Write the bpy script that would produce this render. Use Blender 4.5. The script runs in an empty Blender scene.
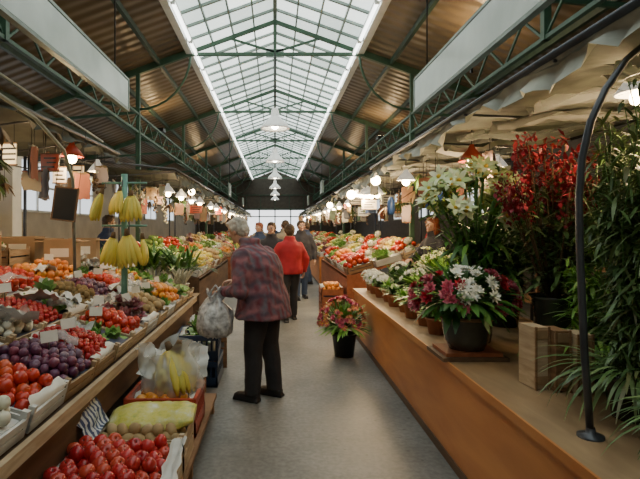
import bpy, math, random
import numpy as np
from mathutils import Vector, Matrix, Euler
random.seed(11)
U=random.uniform
C=bpy.context.scene.collection
# ------------------------------------------------------------------ materials
def newmat(name):
    m=bpy.data.materials.new(name); m.use_nodes=True
    nt=m.node_tree; b=nt.nodes['Principled BSDF']
    return m,nt,b
def mat(name,col,rough=.6,metal=0,var=.25,scale=6,bump=0,bscale=40,alpha=1,sub=0,trans=0,emit=0,spec=.5):
    m,nt,b=newmat(name)
    tc=nt.nodes.new('ShaderNodeTexCoord'); nz=nt.nodes.new('ShaderNodeTexNoise'); nz.inputs['Scale'].default_value=scale
    nz.inputs['Detail'].default_value=4
    nt.links.new(tc.outputs['Object'],nz.inputs['Vector'])
    r=nt.nodes.new('ShaderNodeValToRGB'); e=r.color_ramp.elements
    e[0].position=.3;e[1].position=.7
    e[0].color=(*[c*(1-var) for c in col],1); e[1].color=(*[min(1,c*(1+var)) for c in col],1)
    nt.links.new(nz.outputs['Fac'],r.inputs['Fac']); nt.links.new(r.outputs['Color'],b.inputs['Base Color'])
    b.inputs['Roughness'].default_value=rough; b.inputs['Metallic'].default_value=metal
    b.inputs['Alpha'].default_value=alpha
    b.inputs['Transmission Weight'].default_value=trans
    b.inputs['Specular IOR Level'].default_value=spec
    if emit:
        b.inputs['Emission Color'].default_value=(*col,1); b.inputs['Emission Strength'].default_value=emit
    if bump:
        n2=nt.nodes.new('ShaderNodeTexNoise'); n2.inputs['Scale'].default_value=bscale
        nt.links.new(tc.outputs['Object'],n2.inputs['Vector'])
        bp=nt.nodes.new('ShaderNodeBump'); bp.inputs['Strength'].default_value=bump; bp.inputs['Distance'].default_value=.02
        nt.links.new(n2.outputs['Fac'],bp.inputs['Height']); nt.links.new(bp.outputs['Normal'],b.inputs['Normal'])
    return m
def imat(name,cols,rough=.45,emit=0,trl=0,spec=.5):
    """colour chosen per mesh island"""
    m,nt,b=newmat(name)
    g=nt.nodes.new('ShaderNodeNewGeometry'); r=nt.nodes.new('ShaderNodeValToRGB')
    el=r.color_ramp.elements
    n=len(cols)
    el[0].position=0; el[0].color=(*cols[0],1); el[1].position=1; el[1].color=(*cols[-1],1)
    for i in range(1,n-1):
        k=el.new(i/(n-1)); k.color=(*cols[i],1)
    nt.links.new(g.outputs['Random Per Island'],r.inputs['Fac'])
    nt.links.new(r.outputs['Color'],b.inputs['Base Color'])
    b.inputs['Roughness'].default_value=rough
    b.inputs['Specular IOR Level'].default_value=spec
    if emit:
        nt.links.new(r.outputs['Color'],b.inputs['Emission Color']); b.inputs['Emission Strength'].default_value=emit
    return m
def emis(name,col,s):
    m=bpy.data.materials.new(name); m.use_nodes=True; nt=m.node_tree; nt.nodes.clear()
    o=nt.nodes.new('ShaderNodeOutputMaterial'); e=nt.nodes.new('ShaderNodeEmission')
    e.inputs[0].default_value=(*col,1); e.inputs[1].default_value=s; nt.links.new(e.outputs[0],o.inputs[0]); return m
def wood(name,c1,c2,sc=3,rough=.55,axis='X',vec=(1,1,8)):
    m,nt,b=newmat(name)
    tc=nt.nodes.new('ShaderNodeTexCoord'); mp=nt.nodes.new('ShaderNodeMapping'); mp.inputs['Scale'].default_value=vec
    nz=nt.nodes.new('ShaderNodeTexNoise'); nz.inputs['Scale'].default_value=sc; nz.inputs['Detail'].default_value=6; nz.inputs['Distortion'].default_value=.6
    r=nt.nodes.new('ShaderNodeValToRGB'); r.color_ramp.elements[0].color=(*c1,1); r.color_ramp.elements[1].color=(*c2,1)
    r.color_ramp.elements[0].position=.3; r.color_ramp.elements[1].position=.72
    nt.links.new(tc.outputs['Object'],mp.inputs[0]); nt.links.new(mp.outputs[0],nz.inputs['Vector'])
    nt.links.new(nz.outputs['Fac'],r.inputs['Fac']); nt.links.new(r.outputs['Color'],b.inputs['Base Color'])
    b.inputs['Roughness'].default_value=rough
    return m

M_floor,nt,b=newmat('concrete_floor')
tc=nt.nodes.new('ShaderNodeTexCoord')
n1=nt.nodes.new('ShaderNodeTexNoise'); n1.inputs['Scale'].default_value=.9; n1.inputs['Detail'].default_value=8; n1.inputs['Roughness'].default_value=.7
n2=nt.nodes.new('ShaderNodeTexNoise'); n2.inputs['Scale'].default_value=30; n2.inputs['Detail'].default_value=3
vo=nt.nodes.new('ShaderNodeTexVoronoi'); vo.inputs['Scale'].default_value=7
for n in (n1,n2,vo): nt.links.new(tc.outputs['Object'],n.inputs['Vector'])
r1=nt.nodes.new('ShaderNodeValToRGB'); r1.color_ramp.elements[0].position=.32; r1.color_ramp.elements[1].position=.7
r1.color_ramp.elements[0].color=(.10,.10,.092,1); r1.color_ramp.elements[1].color=(.235,.235,.218,1)
r2=nt.nodes.new('ShaderNodeValToRGB'); r2.color_ramp.elements[0].position=.35; r2.color_ramp.elements[1].position=.65
r2.color_ramp.elements[0].color=(.75,.75,.75,1); r2.color_ramp.elements[1].color=(1.1,1.1,1.1,1)
mx=nt.nodes.new('ShaderNodeMixRGB'); mx.blend_type='MULTIPLY'; mx.inputs[0].default_value=1
r3=nt.nodes.new('ShaderNodeValToRGB'); r3.color_ramp.elements[0].position=.04; r3.color_ramp.elements[1].position=.11
r3.color_ramp.elements[0].color=(.4,.38,.35,1); r3.color_ramp.elements[1].color=(1,1,1,1)
mx2=nt.nodes.new('ShaderNodeMixRGB'); mx2.blend_type='MULTIPLY'; mx2.inputs[0].default_value=.8
nt.links.new(n1.outputs['Fac'],r1.inputs[0]); nt.links.new(n2.outputs['Fac'],r2.inputs[0]); nt.links.new(vo.outputs['Distance'],r3.inputs[0])
nt.links.new(r1.outputs[0],mx.inputs[1]); nt.links.new(r2.outputs[0],mx.inputs[2]); nt.links.new(mx.outputs[0],mx2.inputs[1]); nt.links.new(r3.outputs[0],mx2.inputs[2])
nt.links.new(mx2.outputs[0],b.inputs['Base Color']); b.inputs['Roughness'].default_value=.48

M_roof,nt,b=newmat('corrugated_roof')
tc=nt.nodes.new('ShaderNodeTexCoord'); wv=nt.nodes.new('ShaderNodeTexWave'); wv.bands_direction='Y'; wv.inputs['Scale'].default_value=1.3; wv.inputs['Distortion'].default_value=0
nz=nt.nodes.new('ShaderNodeTexNoise'); nz.inputs['Scale'].default_value=.8; nz.inputs['Detail'].default_value=6
r=nt.nodes.new('ShaderNodeValToRGB'); r.color_ramp.elements[0].position=.3; r.color_ramp.elements[1].position=.7
r.color_ramp.elements[0].color=(.12,.09,.055,1); r.color_ramp.elements[1].color=(.25,.19,.125,1)
bp=nt.nodes.new('ShaderNodeBump'); bp.inputs['Strength'].default_value=.4; bp.inputs['Distance'].default_value=.05
nt.links.new(tc.outputs['Object'],wv.inputs['Vector']); nt.links.new(tc.outputs['Object'],nz.inputs['Vector'])
nt.links.new(nz.outputs['Fac'],r.inputs[0]); nt.links.new(r.outputs[0],b.inputs['Base Color'])
nt.links.new(wv.outputs['Fac'],bp.inputs['Height']); nt.links.new(bp.outputs[0],b.inputs['Normal'])
b.inputs['Roughness'].default_value=.38

M_green=mat('green_steel',(.05,.115,.07),.45,var=.2)
M_dgreen=mat('dark_green_steel',(.035,.07,.045),.5)
M_lgreen=mat('pale_green_paint',(.12,.30,.25),.45)
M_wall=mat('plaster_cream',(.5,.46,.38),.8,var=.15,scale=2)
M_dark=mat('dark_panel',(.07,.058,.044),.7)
M_glass=imat('skylight_pane',[(.42,.48,.45),(.62,.69,.66),(.9,.96,.93),(.50,.57,.54),(.8,.87,.85)],.3,emit=2.4)
M_tube=emis('fluorescent_tube',(.98,1,.97),6)
M_win=emis('daylight_window',(.9,.96,1),1.5)
M_white=mat('white_paint',(.75,.77,.74),.45,var=.08)
M_lampw=mat('white_enamel',(.85,.87,.84),.3,var=.05,emit=.35)
M_bulb=emis('warm_bulb',(1,.70,.33),60)
M_bulbw=emis('cool_bulb',(1,.88,.66),40)
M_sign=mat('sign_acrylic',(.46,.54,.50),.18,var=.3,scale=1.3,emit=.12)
M_signf=mat('sign_frame',(.24,.30,.27),.4,metal=.3)
M_pole=mat('grey_pole',(.075,.08,.09),.35,metal=.5)
M_black=mat('black_plastic',(.015,.015,.017),.35)
M_counter=wood('counter_wood',(.50,.175,.045),(.68,.28,.085),2.2,.4,vec=(3,.6,3))
M_slab=wood('counter_slab',(.27,.17,.09),(.42,.28,.15),3,.45,vec=(3,.8,3))
M_cratew=wood('pale_crate_wood',(.38,.27,.16),(.58,.45,.29),5,.7)
M_crateb=wood('brown_crate_wood',(.17,.09,.04),(.32,.18,.09),5,.7)
M_dwood=wood('dark_board',(.08,.045,.024),(.17,.095,.05),4,.6,vec=(3,.5,3))
M_redwood=wood('red_board',(.25,.07,.025),(.40,.13,.055),4,.5,vec=(3,.5,3))
M_awn=mat('awning_canvas',(.27,.28,.24),.7,var=.5,scale=3.5,bump=.3,bscale=9)
M_awng=mat('awning_green',(.06,.065,.045),.7,var=.3)
M_plastic=mat('clear_plastic',(.85,.88,.86),.12,var=.1,alpha=.35)
M_card=mat('paper_card',(.80,.77,.68),.7,var=.05)
M_cardb=mat('cardboard',(.33,.22,.12),.8,var=.15)
M_tray=mat('tray_white',(.58,.58,.55),.4,var=.15)
M_trayb=mat('tray_dark',(.05,.06,.10),.4)
M_redpl=mat('red_plastic',(.42,.06,.03),.35)
M_bluepl=mat('blue_plastic',(.02,.045,.10),.35)
P_apple=imat('apple_skin',[(.50,.025,.025),(.34,.012,.018),(.56,.08,.04),(.40,.02,.02),(.60,.05,.05)],.22)
P_tom=imat('tomato_skin',[(.55,.045,.02),(.46,.025,.015),(.6,.1,.03)],.2)
P_orange=imat('orange_skin',[(.7,.26,.04),(.66,.20,.03),(.74,.34,.05)],.4)
P_lemon=imat('lemon_skin',[(.68,.55,.09),(.62,.58,.12),(.7,.5,.07)],.4)
P_plum=imat('plum_skin',[(.12,.03,.07),(.07,.018,.05),(.2,.04,.07),(.15,.06,.12),(.2,.13,.18)],.35)
P_green=imat('green_fruit',[(.18,.32,.06),(.28,.40,.10),(.12,.24,.04)],.35)
P_kiwi=imat('kiwi_skin',[(.19,.12,.04),(.24,.16,.06)],.8)
P_pot=imat('potato_skin',[(.45,.32,.15),(.38,.26,.12),(.52,.38,.2)],.8)
P_straw=imat('strawberry',[(.5,.02,.025),(.40,.015,.02),(.58,.05,.03)],.3)
P_leafs=imat('salad_leaf',[(.10,.25,.04),(.2,.38,.08),(.07,.18,.03),(.3,.45,.13)],.5)
P_white=imat('white_veg',[(.72,.69,.56),(.62,.6,.46),(.76,.73,.64)],.6)
P_pepper=imat('pepper_skin',[(.58,.04,.02),(.7,.47,.05),(.08,.22,.03),(.62,.1,.02)],.2)
P_radic=imat('radicchio_leaf',[(.22,.03,.06),(.30,.08,.10),(.5,.38,.34),(.16,.02,.04)],.45)
P_ban=imat('banana_skin',[(.74,.57,.07),(.66,.55,.09),(.56,.52,.10)],.45)
P_stem=mat('stem_brown',(.12,.07,.03),.8)
L_leaf=imat('plant_leaf',[(.035,.12,.02),(.07,.2,.03),(.02,.08,.015),(.12,.27,.05)],.4)
L_dark=imat('bamboo_leaf',[(.07,.14,.04),(.13,.23,.07),(.05,.10,.03),(.21,.31,.11),(.15,.15,.06)],.4)
L_stem=mat('green_stem',(.08,.2,.04),.5)
L_light=imat('light_leaf',[(.16,.36,.05),(.25,.45,.08),(.1,.28,.04)],.45)
F_white=imat('white_petal',[(.85,.85,.8),(.78,.8,.7),(.9,.9,.86)],.5)
F_lily=imat('lily_petal',[(.68,.78,.42),(.84,.86,.62),(.50,.66,.24),(.80,.84,.58)],.45)
F_pink=imat('pink_petal',[(.65,.09,.2),(.75,.22,.3),(.5,.03,.08),(.8,.35,.4)],.5)
F_red=imat('red_petal',[(.45,.01,.03),(.33,.01,.03),(.6,.03,.05)],.5)
F_mix=imat('mixed_petal',[(.65,.22,.06),(.6,.08,.08),(.7,.38,.12),(.55,.12,.15),(.7,.5,.25)],.5)
F_berry=imat('red_berry_leaf',[(.38,.02,.04),(.27,.012,.03),(.52,.06,.07)],.5)
F_yel=mat('flower_centre',(.7,.45,.04),.6)
# ------------------------------------------------------------------ mesh builder
class MB:
    def __init__(s): s.v=[];s.f=[];s.m=[];s.sm=[];s.mats=[]
    def mi(s,m):
        for i,k in enumerate(s.mats):
            if k==m: return i
        s.mats.append(m); return len(s.mats)-1
    def add(s,vs,fs,m,smooth=True,M=None):
        b=len(s.v); k=s.mi(m)
        if M is not None:
            a=np.array(M); A=np.array([tuple(v) for v in vs])@a[:3,:3].T+a[:3,3]; vs=A.tolist()
        s.v.extend([tuple(v) for v in vs]); s.f.extend([tuple(i+b for i in f) for f in fs])
        s.m.extend([k]*len(fs)); s.sm.extend([smooth]*len(fs))
    def merge(s,o,M):
        b=len(s.v); a=np.array(M)
        A=np.array(o.v)@a[:3,:3].T+a[:3,3]
        s.v.extend(A.tolist()); s.f.extend([tuple(i+b for i in f) for f in o.f])
        mp=[s.mi(k) for k in o.mats]
        s.m.extend([mp[k] for k in o.m]); s.sm.extend(o.sm)
    def obj(s,name,parent=None,loc=None):
        me=bpy.data.meshes.new(name); me.from_pydata(s.v,[],s.f)
        for k in s.mats: me.materials.append(k)
        me.polygons.foreach_set('material_index',s.m); me.polygons.foreach_set('use_smooth',s.sm)
        me.update()
        o=bpy.data.objects.new(name,me); C.objects.link(o)
        if parent: o.parent=parent
        if loc: o.location=loc
        return o
def TM(loc=(0,0,0),rot=(0,0,0),sc=(1,1,1)):
    if isinstance(sc,(int,float)): sc=(sc,)*3
    return Matrix.Translation(loc)@Euler(rot).to_matrix().to_4x4()@Matrix.Diagonal((*sc,1))
BF=[(0,3,2,1),(4,5,6,7),(0,1,5,4),(1,2,6,5),(2,3,7,6),(3,0,4,7)]
def box(mb,c,s,m,M=None):
    x,y,z=[k/2 for k in s]
    vs=[(c[0]+a*x,c[1]+b_*y,c[2]+d*z) for d in(-1,1) for a,b_ in((-1,-1),(1,-1),(1,1),(-1,1))]
    mb.add(vs,BF,m,False,M)
def beam(mb,p,q,w,h,m,M=None):
    p=Vector(p);q=Vector(q);d=(q-p); L=d.length; d.normalize()
    up=Vector((0,0,1)) if abs(d.z)<.95 else Vector((0,1,0))
    s=d.cross(up).normalized(); u=s.cross(d)
    vs=[]
    for e in(p,q):
        for a,b_ in((-1,-1),(1,-1),(1,1),(-1,1)): vs.append(e+s*a*w/2+u*b_*h/2)
    mb.add(vs,BF,m,False,M)
def tube(mb,pts,rad,m,n=8,M=None,cap=True):
    pts=[Vector(p) for p in pts]
    if isinstance(rad,(int,float)): rad=[rad]*len(pts)
    vs=[];fs=[]; ref=None
    for i,p in enumerate(pts):
        d=(pts[min(i+1,len(pts)-1)]-pts[max(i-1,0)])
        if d.length<1e-7: d=Vector((0,0,1))
        d.normalize()
        if ref is None: ref=d.orthogonal().normalized()
        a=(ref-d*ref.dot(d)).normalized(); ref=a; c=d.cross(a)
        for k in range(n):
            t=2*math.pi*k/n; vs.append(p+(a*math.cos(t)+c*math.sin(t))*rad[i])
    for i in range(len(pts)-1):
        for k in range(n):
            fs.append((i*n+k,i*n+(k+1)%n,(i+1)*n+(k+1)%n,(i+1)*n+k))
    if cap:
        fs.append(tuple(range(n-1,-1,-1))); b_=(len(pts)-1)*n; fs.append(tuple(b_+k for k in range(n)))
    mb.add(vs,fs,m,True,M)
def lathe(mb,prof,m,M=None,n=12):
    vs=[];fs=[]
    for r,z in prof:
        for k in range(n):
            t=2*math.pi*k/n; vs.append((r*math.cos(t),r*math.sin(t),z))
    for i in range(len(prof)-1):
        for k in range(n): fs.append((i*n+k,i*n+(k+1)%n,(i+1)*n+(k+1)%n,(i+1)*n+k))
    mb.add(vs,fs,m,True,M)
def ball(mb,c,r,m,n=10,k=7,rot=(0,0,0)):
    if isinstance(r,(int,float)): r=(r,)*3
    prof=[(max(1e-3,math.sin(math.pi*i/k)),-math.cos(math.pi*i/k)) for i in range(k+1)]
    vs=[];fs=[]
    for rr,z in prof[1:-1]:
        for j in range(n):
            t=2*math.pi*j/n; vs.append((rr*math.cos(t),rr*math.sin(t),z))
    for i in range(k-2):
        for j in range(n): fs.append((i*n+j,i*n+(j+1)%n,(i+1)*n+(j+1)%n,(i+1)*n+j))
    a=len(vs); vs+= [(0,0,-1),(0,0,1)]
    for j in range(n):
        fs.append((a,(j+1)%n,j)); fs.append((a+1,(k-2)*n+j,(k-2)*n+(j+1)%n))
    mb.add(vs,fs,m,True,TM(c,rot,r))
def leaf(mb,p,d,n,L,w,m,bend=.5,seg=3):
    p=Vector(p);d=Vector(d).normalized();n=Vector(n)
    s=d.cross(n)
    if s.length<1e-3: s=d.orthogonal()
    s.normalize(); n=s.cross(d)
    vs=[];fs=[];q=p.copy()
    for i in range(seg+1):
        t=i/seg; ww=w*.5*max(.07,math.sin(math.pi*(.1+.86*t)))
        vs+=[q-s*ww,q+s*ww]
        a=bend*(t+.5/seg); q=q+(d*math.cos(a)-n*math.sin(a))*(L/seg)
    for i in range(seg): fs.append((2*i,2*i+1,2*i+3,2*i+2))
    mb.add(vs,fs,m,True)
def rdir(zmin=-1,zmax=1):
    z=U(zmin,zmax); t=U(0,6.283); r=math.sqrt(max(0,1-z*z)); return Vector((r*math.cos(t),r*math.sin(t),z))
def dirM(p,d,sc=1,spin=None):
    q=Vector(d).to_track_quat('Z','Y').to_matrix().to_4x4()
    return Matrix.Translation(p)@q@Matrix.Rotation(U(0,6.28) if spin is None else spin,4,'Z')@Matrix.Scale(sc,4)
# ------------------------------------------------------------------ templates (unit radius)
def T_round(m,stem=True,dim=.18,n=9):
    t=MB(); lathe(t,[(.02,-.85),(.45,-.93),(.82,-.6),(1,-.05),(.93,.45),(.6,.82),(.28,.84),(.02,.84-dim)],m,n=n)
    if stem: tube(t,[(0,0,.62),(.05,0,1.1)],[.05,.04],P_stem,4)
    return t
def T_ell(m,lx=1.5,n=8): t=MB(); ball(t,(0,0,0),(lx,1,1),m,n,6); return t
def T_lemon():
    t=MB(); lathe(t,[(.03,-1.4),(.2,-1.25),(.75,-.8),(1,0),(.75,.8),(.2,1.25),(.03,1.4)],P_lemon,M=TM(rot=(0,1.57,0)),n=8); return t
def T_berry(m): 
    t=MB(); lathe(t,[(.02,-1.2),(.5,-.8),(.95,0),(.9,.5),(.3,.8),(.02,.7)],m,n=7)
    for k in range(4):
        a=k*1.57; leaf(t,(0,0,.75),(math.cos(a),math.sin(a),.1),(0,0,1),.7,.4,P_leafs,.3,1)
    return t
def T_lettuce(ml=None):
    ml=ml or P_leafs
    t=MB()
    for ring,(cnt,el,L) in enumerate([(8,.15,1.1),(7,.7,1.05),(6,1.15,.9)]):
        for k in range(cnt):
            a=6.283*k/cnt+ring*.4+U(-.1,.1); d=(math.cos(a)*math.cos(el),math.sin(a)*math.cos(el),math.sin(el))
            leaf(t,(0,0,-.3),d,(0,0,1),L*1.15,.85,ml,-.5 if ring else .3,3)
    ball(t,(0,0,.1),(.5,.5,.45),ml,8,5); return t
def T_cauli():
    t=MB(); ball(t,(0,0,.1),(.65,.65,.5),P_white,10,6)
    for k in range(14):
        d=rdir(.1,1); ball(t,Vector((0,0,.1))+Vector((d.x*.55,d.y*.55,d.z*.42)),.24,P_white,6,4)
    for k in range(8):
        a=6.283*k/8; leaf(t,(0,0,-.5),(math.cos(a)*.8,math.sin(a)*.8,.7),(0,0,1),1.3,.7,P_leafs,-.6,3)
    return t
def T_pepper():
    t=MB(); lathe(t,[(.02,-1.1),(.45,-1.05),(.7,-.5),(.85,.3),(.75,.75),(.35,.85),(.02,.6)],P_pepper,n=8)
    tube(t,[(0,0,.6),(.1,0,1.15)],[.1,.08],L_stem,5); return t
def T_grape():
    t=MB()
    for k in range(26):
        z=U(-1.1,.7); r=(1-abs(z+.0)/1.6)*.6; a=U(0,6.28)
        ball(t,(r*math.cos(a)*U(.5,1),r*math.sin(a)*U(.5,1),z*.8),.24,P_plum,6,4)
    tube(t,[(0,0,.5),(0,.1,1.1)],.05,P_stem,4); return t
def T_banana():
    t=MB()
    for k in range(6):
        a=(k-2.5)*.28; pts=[];rad=[]
        for i in range(7):
            u=i/6; th=u*1.5; x=.25+math.sin(th)*.55; z=-u*1.55
            pts.append((x*math.cos(a),x*math.sin(a)*1.2,z)); rad.append([.05,.13,.17,.18,.17,.13,.04][i])
        tube(t,pts,rad,P_ban,6)
    tube(t,[(.1,0,.35),(.2,0,0)],[.1,.16],P_stem,6); return t
TT={'apple':(T_round(P_apple),.038),'tomato':(T_round(P_tom,dim=.05),.034),'orange':(T_round(P_orange,False,.04),.038),
'lemon':(T_lemon(),.03),'plum':(T_round(P_plum,False,.05,8),.027),'green_apple':(T_round(P_green),.037),'kiwi':(T_ell(P_kiwi,1.25),.028),
'potato':(T_ell(P_pot,1.4),.034),'strawberry':(T_berry(P_straw),.02),'lettuce':(T_lettuce(),.085),'cauliflower':(T_cauli(),.08),'radicchio':(T_lettuce(P_radic),.07),'garlic':(T_round(P_white,True,-.3),.03),
'pepper':(T_pepper(),.038),'grape':(T_grape(),.065),'cucumber':(T_ell(P_green,4.2),.022),'peach':(T_round(P_orange,False,.1),.036)}
def crate(mb,w,d,h,m,M):
    t=.012
    box(mb,(0,0,t/2),(w,d,t),m,M)
    for sx in(-1,1):
        for sy in(-1,1): box(mb,(sx*(w/2-.015),sy*(d/2-.015),h/2+.015),(.028,.028,h+.03),m,M)
        for k in range(2): box(mb,(sx*(w/2-t/2),0,h*(.28+.52*k)),(t,d,h*.4),m,M)
    for sy in(-1,1):
        for k in range(2): box(mb,(0,sy*(d/2-t/2),h*(.28+.52*k)),(w,t,h*.4),m,M)
def fill(mb,kind,w,d,h,M,heap=.03,scale=1):
    T,r=TT[kind]; r*=scale
    if kind=='strawberry': step=r*1.9
    else: step=r*(1.95 if kind!='cucumber' else 2)
    if kind=='cucumber':
        for L in range(2):
            y=-d/2+.035
            while y<d/2-.03:
                for x in(-w/4+.01,w/4-.01): mb.merge(T,M@TM((x+U(-.01,.01),y,h-.02+L*r*1.5),(0,0,U(-.08,.08)),r))
                y+=step
        return
    if random.random()<.45:
        for s in(-1,1):
            n=8; vs=[];fs=[]
            for i in range(n+1):
                yy=-d/2+d*i/n
                vs+=[(s*(w/2-.012),yy,h*.5),(s*(w/2-.008+U(-.01,.02)),yy+U(-.01,.01),h+.03+U(-.012,.02)),(s*(w/2-.05+U(-.01,.02)),yy,h+.035+U(-.01,.02))]
            for i in range(n):
                a=3*i; fs+=[(a,a+1,a+4,a+3),(a+1,a+2,a+5,a+4)]
            mb.add(vs,fs,M_card,True,M)
    for L in range(2):
        mrg=r*(1.0+L*.9); y=-d/2+mrg; row=0
        while y<=d/2-mrg+.001:
            x=-w/2+mrg+(r if row%2 else 0)
            while x<=w/2-mrg+.001:
                cz=heap*(1-(2*x/w)**2*.7-(2*y/d)**2*.3)
                if not(L==1 and random.random()<.22):
                    mb.merge(T,M@TM((x+U(-.2,.2)*r,y+U(-.2,.2)*r,h-r*.35+cz+L*r*1.25),(U(-.7,.7),U(-.7,.7),U(0,6.28)),r*U(.88,1.1)))
                x+=step
            y+=step*.92; row+=1
    box(mb,(0,0,h*.5),(w-.03,d-.03,h*.7),M_tray if random.random()<.5 else M_trayb,M)
def produce_crate(kind,M,w=.38,d=.46,h=.1,m=None,scale=1,heap=.03,parent=None):
    mb=MB(); crate(mb,w,d,h,m or M_cratew,M); fill(mb,kind,w-.02,d-.02,h,M,heap,scale)
    return mb.obj(kind+'_crate',parent)
# ------------------------------------------------------------------ shell
Y0,Y1=-4,35
def bx(name,c,s,m):
    mb=MB(); box(mb,c,s,m); return mb.obj(name)
bx('floor',(0,18,-.05),(13,46,.1),M_floor)
for sx,nm in((-1,'ceiling'),(1,'ceiling')):
    mb=MB(); a=(sx*1.6,4.9); e=(sx*5.6,3.45)
    vs=[(a[0],Y0,a[1]),(a[0],Y1,a[1]),(e[0],Y1,e[1]),(e[0],Y0,e[1])]; vs+=[(x,y,z+.1) for x,y,z in vs]
    mb.add(vs,[(0,1,2,3),(7,6,5,4),(0,4,5,1),(1,5,6,2),(2,6,7,3),(3,7,4,0)],M_roof,False); mb.obj(nm)
mb=MB(); st=.55; y=Y0
RZ=5.55
def sky(x): return 4.98+(RZ-4.98)*(1-abs(x)/1.6)
while y<Y1-.01:
    y2=min(y+st,Y1)
    for xa,xb in((-1.6,-.8),(-.8,0),(0,.8),(.8,1.6)):
        mb.add([(xa,y,sky(xa)),(xb,y,sky(xb)),(xb,y2,sky(xb)),(xa,y2,sky(xa))],[(0,1,2,3)],M_glass,False)
    y=y2
mb.obj('window_1')
mb=MB(); y=Y0
while y<Y1:
    for s in(-1,1): beam(mb,(s*1.6,y,4.96),(0,y,RZ-.02),.045,.05,M_signf)
    y+=st
for x in(0,-.8,.8,-.4,.4,1.2,-1.2): beam(mb,(x,Y0,sky(x)-.04),(x,Y1,sky(x)-.04),.07 if x==0 else .025,.06,M_signf)
mb.obj('skylight_glazing_frame')
mb=MB()
for s in(-1,1):
    box(mb,(s*1.62,(Y0+Y1)/2,4.9),(.12,Y1-Y0,.22),M_white)
mb.obj('trim_1')
mb=MB()
for s in(-1,1):
    y=Y0+.5
    while y<Y1-1.6:
        tube(mb,[(s*1.5,y,4.8),(s*1.5,y+1.4,4.8)],.03,M_tube,8)
        for yy in(y-.02,y+1.42): box(mb,(s*1.5,yy,4.82),(.06,.05,.07),M_white)
        box(mb,(s*1.52,y+.7,4.85),(.1,1.5,.03),M_white)
        y+=1.55
mb.obj('fluorescent_light_strip')
def roofz(x): return 4.9-(abs(x)-1.6)*.3625
mb=MB()
for i in range(8):
    y=.1+4.7*i
    for s in(-1,1):
        beam(mb,(s*1.6,y,4.84),(s*5.5,y,roofz(5.5)-.06),.08,.12,M_green)
        beam(mb,(s*1.6,y,4.84),(0,y,5.42),.05,.07,M_green)
        beam(mb,(0,y,4.84),(s*.85,y,5.1),.03,.04,M_green)
        beam(mb,(s*2.6,y,3.3),(s*2.6,y,roofz(2.6)-.05),.07,.07,M_green)
        pts=[(s*(2.6-1.0*math.sin(t)),y,3.75+1.08*(1-math.cos(t))) for t in np.linspace(0,1.5,9)]
        tube(mb,pts,.022,M_green,6)
        beam(mb,(s*2.6,y,3.7),(s*5.4,y,3.45),.04,.05,M_green)
        beam(mb,(s*2.6,y,3.75),(s*3.8,y,roofz(3.8)-.1),.04,.05,M_green)
    beam(mb,(-1.7,y,4.8),(1.7,y,4.8),.05,.06,M_green)
    beam(mb,(0,y,4.8),(0,y,5.45),.04,.04,M_green)
    box(mb,(0,y,4.82),(.34,.03,.16),M_signf)
mb.obj('steel_roof_truss')
mb=MB()
for s in(-1,1):
    for x in(2.2,3.0,3.8,4.6): beam(mb,(s*x,Y0,roofz(x)-.05),(s*x,Y1,roofz(x)-.05),.06,.09,M_dgreen)
    x=s*2.6
    for z in(3.32,3.66): beam(mb,(x,Y0,z),(x,Y1,z),.05,.04,M_green)
    y=Y0;k=0
    while y<Y1-.4:
        beam(mb,(x,y,3.32 if k%2 else 3.66),(x,y+.42,3.66 if k%2 else 3.32),.02,.025,M_green); y+=.42;k+=1
mb.obj('steel_lattice_girder')
mb=MB()
for s in(-1,1):
    for y in(9.5,18.9,28.3):
        x=s*2.6; beam(mb,(x,y,0),(x,y,3.3),.08,.08,M_green); box(mb,(x,y,.02),(.16,.25,.04),M_green)
mb.obj('steel_column')
mb=MB(); box(mb,(-3.6,6.75,1.32),(.24,.24,2.64),M_white); box(mb,(-3.6,6.75,.1),(.3,.3,.2),M_white); box(mb,(-3.6,6.75,2.66),(.32,.32,.08),M_white); mb.obj('white_pillar')
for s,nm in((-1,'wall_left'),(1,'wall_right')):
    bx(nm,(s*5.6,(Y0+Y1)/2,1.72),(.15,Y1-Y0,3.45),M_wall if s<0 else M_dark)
k=2
for y in(3.5,6.5,9.0,11.5,14,18,22,26):
    for s in(-1,1):
        if s>0 and y<12: continue
        mb=MB(); x=s*5.5
        box(mb,(x,y,2.45),(.03,1.9,1.1),M_win)
        for yy in(y-.97,y,y+.97): box(mb,(x-s*.02,yy,2.45),(.06,.06,1.2),M_white)
        for zz in(1.88,2.45,3.02): box(mb,(x-s*.02,y,zz),(.06,2,.05),M_white)
        mb.obj('window_%d'%k); k+=1
bx('baseboard_left',(-5.5,15.5,.08),(.05,38.8,.16),M_dark)
bx('baseboard_right',(5.5,15.5,.08),(.05,38.8,.16),M_dark)
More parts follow.
